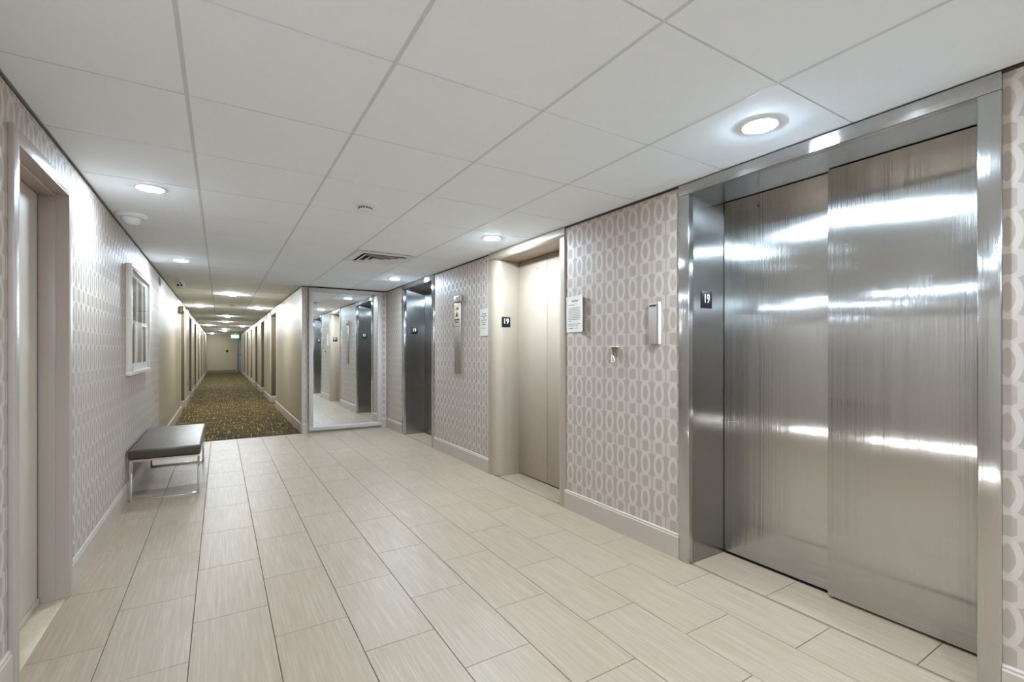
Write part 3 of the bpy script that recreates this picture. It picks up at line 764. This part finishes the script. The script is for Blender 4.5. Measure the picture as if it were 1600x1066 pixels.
# surveillance camera
L = (-0.47, 7.95, C)
d = thing('security_camera', L, 'small white security camera hanging at the corridor mouth', 'camera')
bm = bmesh.new(); add_lathe(bm, L, [(0.045, 0), (0.045, -0.012), (0.03, -0.02), (0.02, -0.03)], 28); obj('mount', bm, 'white', d, True)
bm = bmesh.new(); bmesh.ops.create_uvsphere(bm, u_segments=28, v_segments=16, radius=0.055, matrix=Matrix.Translation((L[0], L[1], C - 0.065))); hd = obj('head', bm, 'white', d, True)
for dx, dz, r_ in ((-0.018, -0.075, 0.014), (0.018, -0.073, 0.014), (0.004, -0.045, 0.010)):
    v = Vector((dx, 0, dz + 0.065)); yv = -math.sqrt(max(0, 0.055 ** 2 - v.x ** 2 - v.z ** 2))
    bm = bmesh.new(); add_lathe(bm, (L[0] + dx, L[1] + yv + 0.006, C + dz), [(r_, 0), (r_, -0.008), (r_ * 0.6, -0.010)], 18, 'y'); obj('camera_lens', bm, 'black', hd, True)
# square air diffuser filling one grid cell
vx0, vx1, vy0, vy1 = gx[2] + 0.01, gx[3] - 0.01, GY0 + GPY * 6 + 0.01, GY0 + GPY * 7 - 0.01
vc = ((vx0 + vx1) / 2, (vy0 + vy1) / 2)
d = thing('air_diffuser', (vc[0], vc[1], C), 'square louvred air diffuser in the lobby ceiling', 'air vent')
def sq_ring(bm, h0, h1, z0, z1):
    """sloping square louvre from half size h0 at z0 to h1 at z1"""
    q = [(-1, -1), (1, -1), (1, 1), (-1, 1)]; t_ = 0.003
    A = [bm.verts.new((vc[0] + a * h0, vc[1] + b * h0, z0)) for a, b in q]; B = [bm.verts.new((vc[0] + a * h1, vc[1] + b * h1, z1)) for a, b in q]
    A2 = [bm.verts.new((vc[0] + a * h0, vc[1] + b * h0, z0 + t_)) for a, b in q]; B2 = [bm.verts.new((vc[0] + a * h1, vc[1] + b * h1, z1 + t_)) for a, b in q]
    for k in range(4):
        j = (k + 1) % 4
        bm.faces.new((A[k], A[j], B[j], B[k])); bm.faces.new((A2[k], B2[k], B2[j], A2[j]))
        bm.faces.new((A[k], A2[k], A2[j], A[j])); bm.faces.new((B[k], B[j], B2[j], B2[k]))
    bmesh.ops.recalc_face_normals(bm, faces=bm.faces)
bm = bmesh.new(); sq_ring(bm, 0.295, 0.225, C - 0.010, C - 0.012); obj('frame', bm, 'white', d)
box('plenum', vc[0] - 0.25, vc[0] + 0.25, vc[1] - 0.25, vc[1] + 0.25, C - 0.004, C - 0.001, 'black', d)
for h_ in (0.215, 0.150, 0.090):
    bm = bmesh.new(); sq_ring(bm, h_ - 0.004, h_ - 0.044, C - 0.026, C - 0.008); obj('louvre', bm, 'white', d)
box('core', vc[0] - 0.022, vc[0] + 0.022, vc[1] - 0.022, vc[1] + 0.022, C - 0.030, C - 0.024, 'white', d)
# linear slot diffuser in the corridor
d = thing('slot_diffuser', (0.18, 14.5, C), 'black linear air slot across the corridor ceiling', 'air vent')
box('frame', -0.10, 0.49, 14.36, 14.66, C - 0.010, C - 0.001, 'white', d, 0.002)
for k in range(3): box('slot', -0.08, 0.47, 14.355 + 0.10 * k, 14.43 + 0.10 * k, C - 0.014, C - 0.009, 'black', d)
# exit sign hanging at the corridor end
ex = thing('exit_sign', (0.72, 31.2, 1.95), 'green lit exit sign hanging at the corridor end', 'exit sign')
bd = box('housing', 0.52, 0.92, 31.19, 31.23, 1.97, 2.17, 'white', ex, 0.004)
fc = box('panel', 0.535, 0.905, 31.185, 31.19, 1.985, 2.155, 'exit_green', bd)
box('stem', 0.70, 0.74, 31.20, 31.22, 2.17, C, 'white', ex)
text_mesh('letters', 'EXIT', 0.17, 'exit_letter', bd, frame_mw((0.72, 31.183, 2.07), '-y'), 0.95)
# bits along the corridor walls
for (x, y, s, lb) in ((XL, 12.85, 1, 'white door alarm fixture past the first left apartment door'), (XC, 12.95, -1, 'white door alarm fixture past the first right apartment door')):
    q = thing('wall_alarm', (x, y, 2.02), lb, 'alarm', 'corridor wall alarms')
    bd = box('body', x, x + s * 0.05, y - 0.06, y + 0.06, 2.02, 2.15, 'white', q, 0.006); box('lens', x + s * 0.05, x + s * 0.065, y - 0.03, y + 0.03, 2.05, 2.10, 'lens', bd, 0.005)
q = thing('room_sign', (XL, 10.79, 1.93), 'small framed sign on the left corridor wall before the first door', 'sign')
box('bracket', XL, XL + 0.07, 10.78, 10.80, 1.93, 2.08, 'print', q, 0.002); box('face', XL + 0.01, XL + 0.06, 10.778, 10.78, 1.95, 2.06, 'trim', q)
q = thing('wall_outlet', (XL, 13.5, 0.40), 'dark outlet low on the left corridor wall', 'outlet')
ot = box('plate', XL, XL + 0.006, 13.46, 13.54, 0.40, 0.52, 'bronze_door', q, 0.001)
for zz in (0.43, 0.475): box('socket', XL + 0.006, XL + 0.008, 13.485, 13.515, zz, zz + 0.025, 'black', ot)
q = thing('wall_plaque', (0.36, YE, 1.2), 'small dark plaque on the far end wall', 'plaque')
box('plate', 0.28, 0.42, YE - 0.015, YE, 1.17, 1.31, 'black', q, 0.004); box('rim', 0.30, 0.40, YE - 0.018, YE - 0.015, 1.19, 1.29, 'print', q)
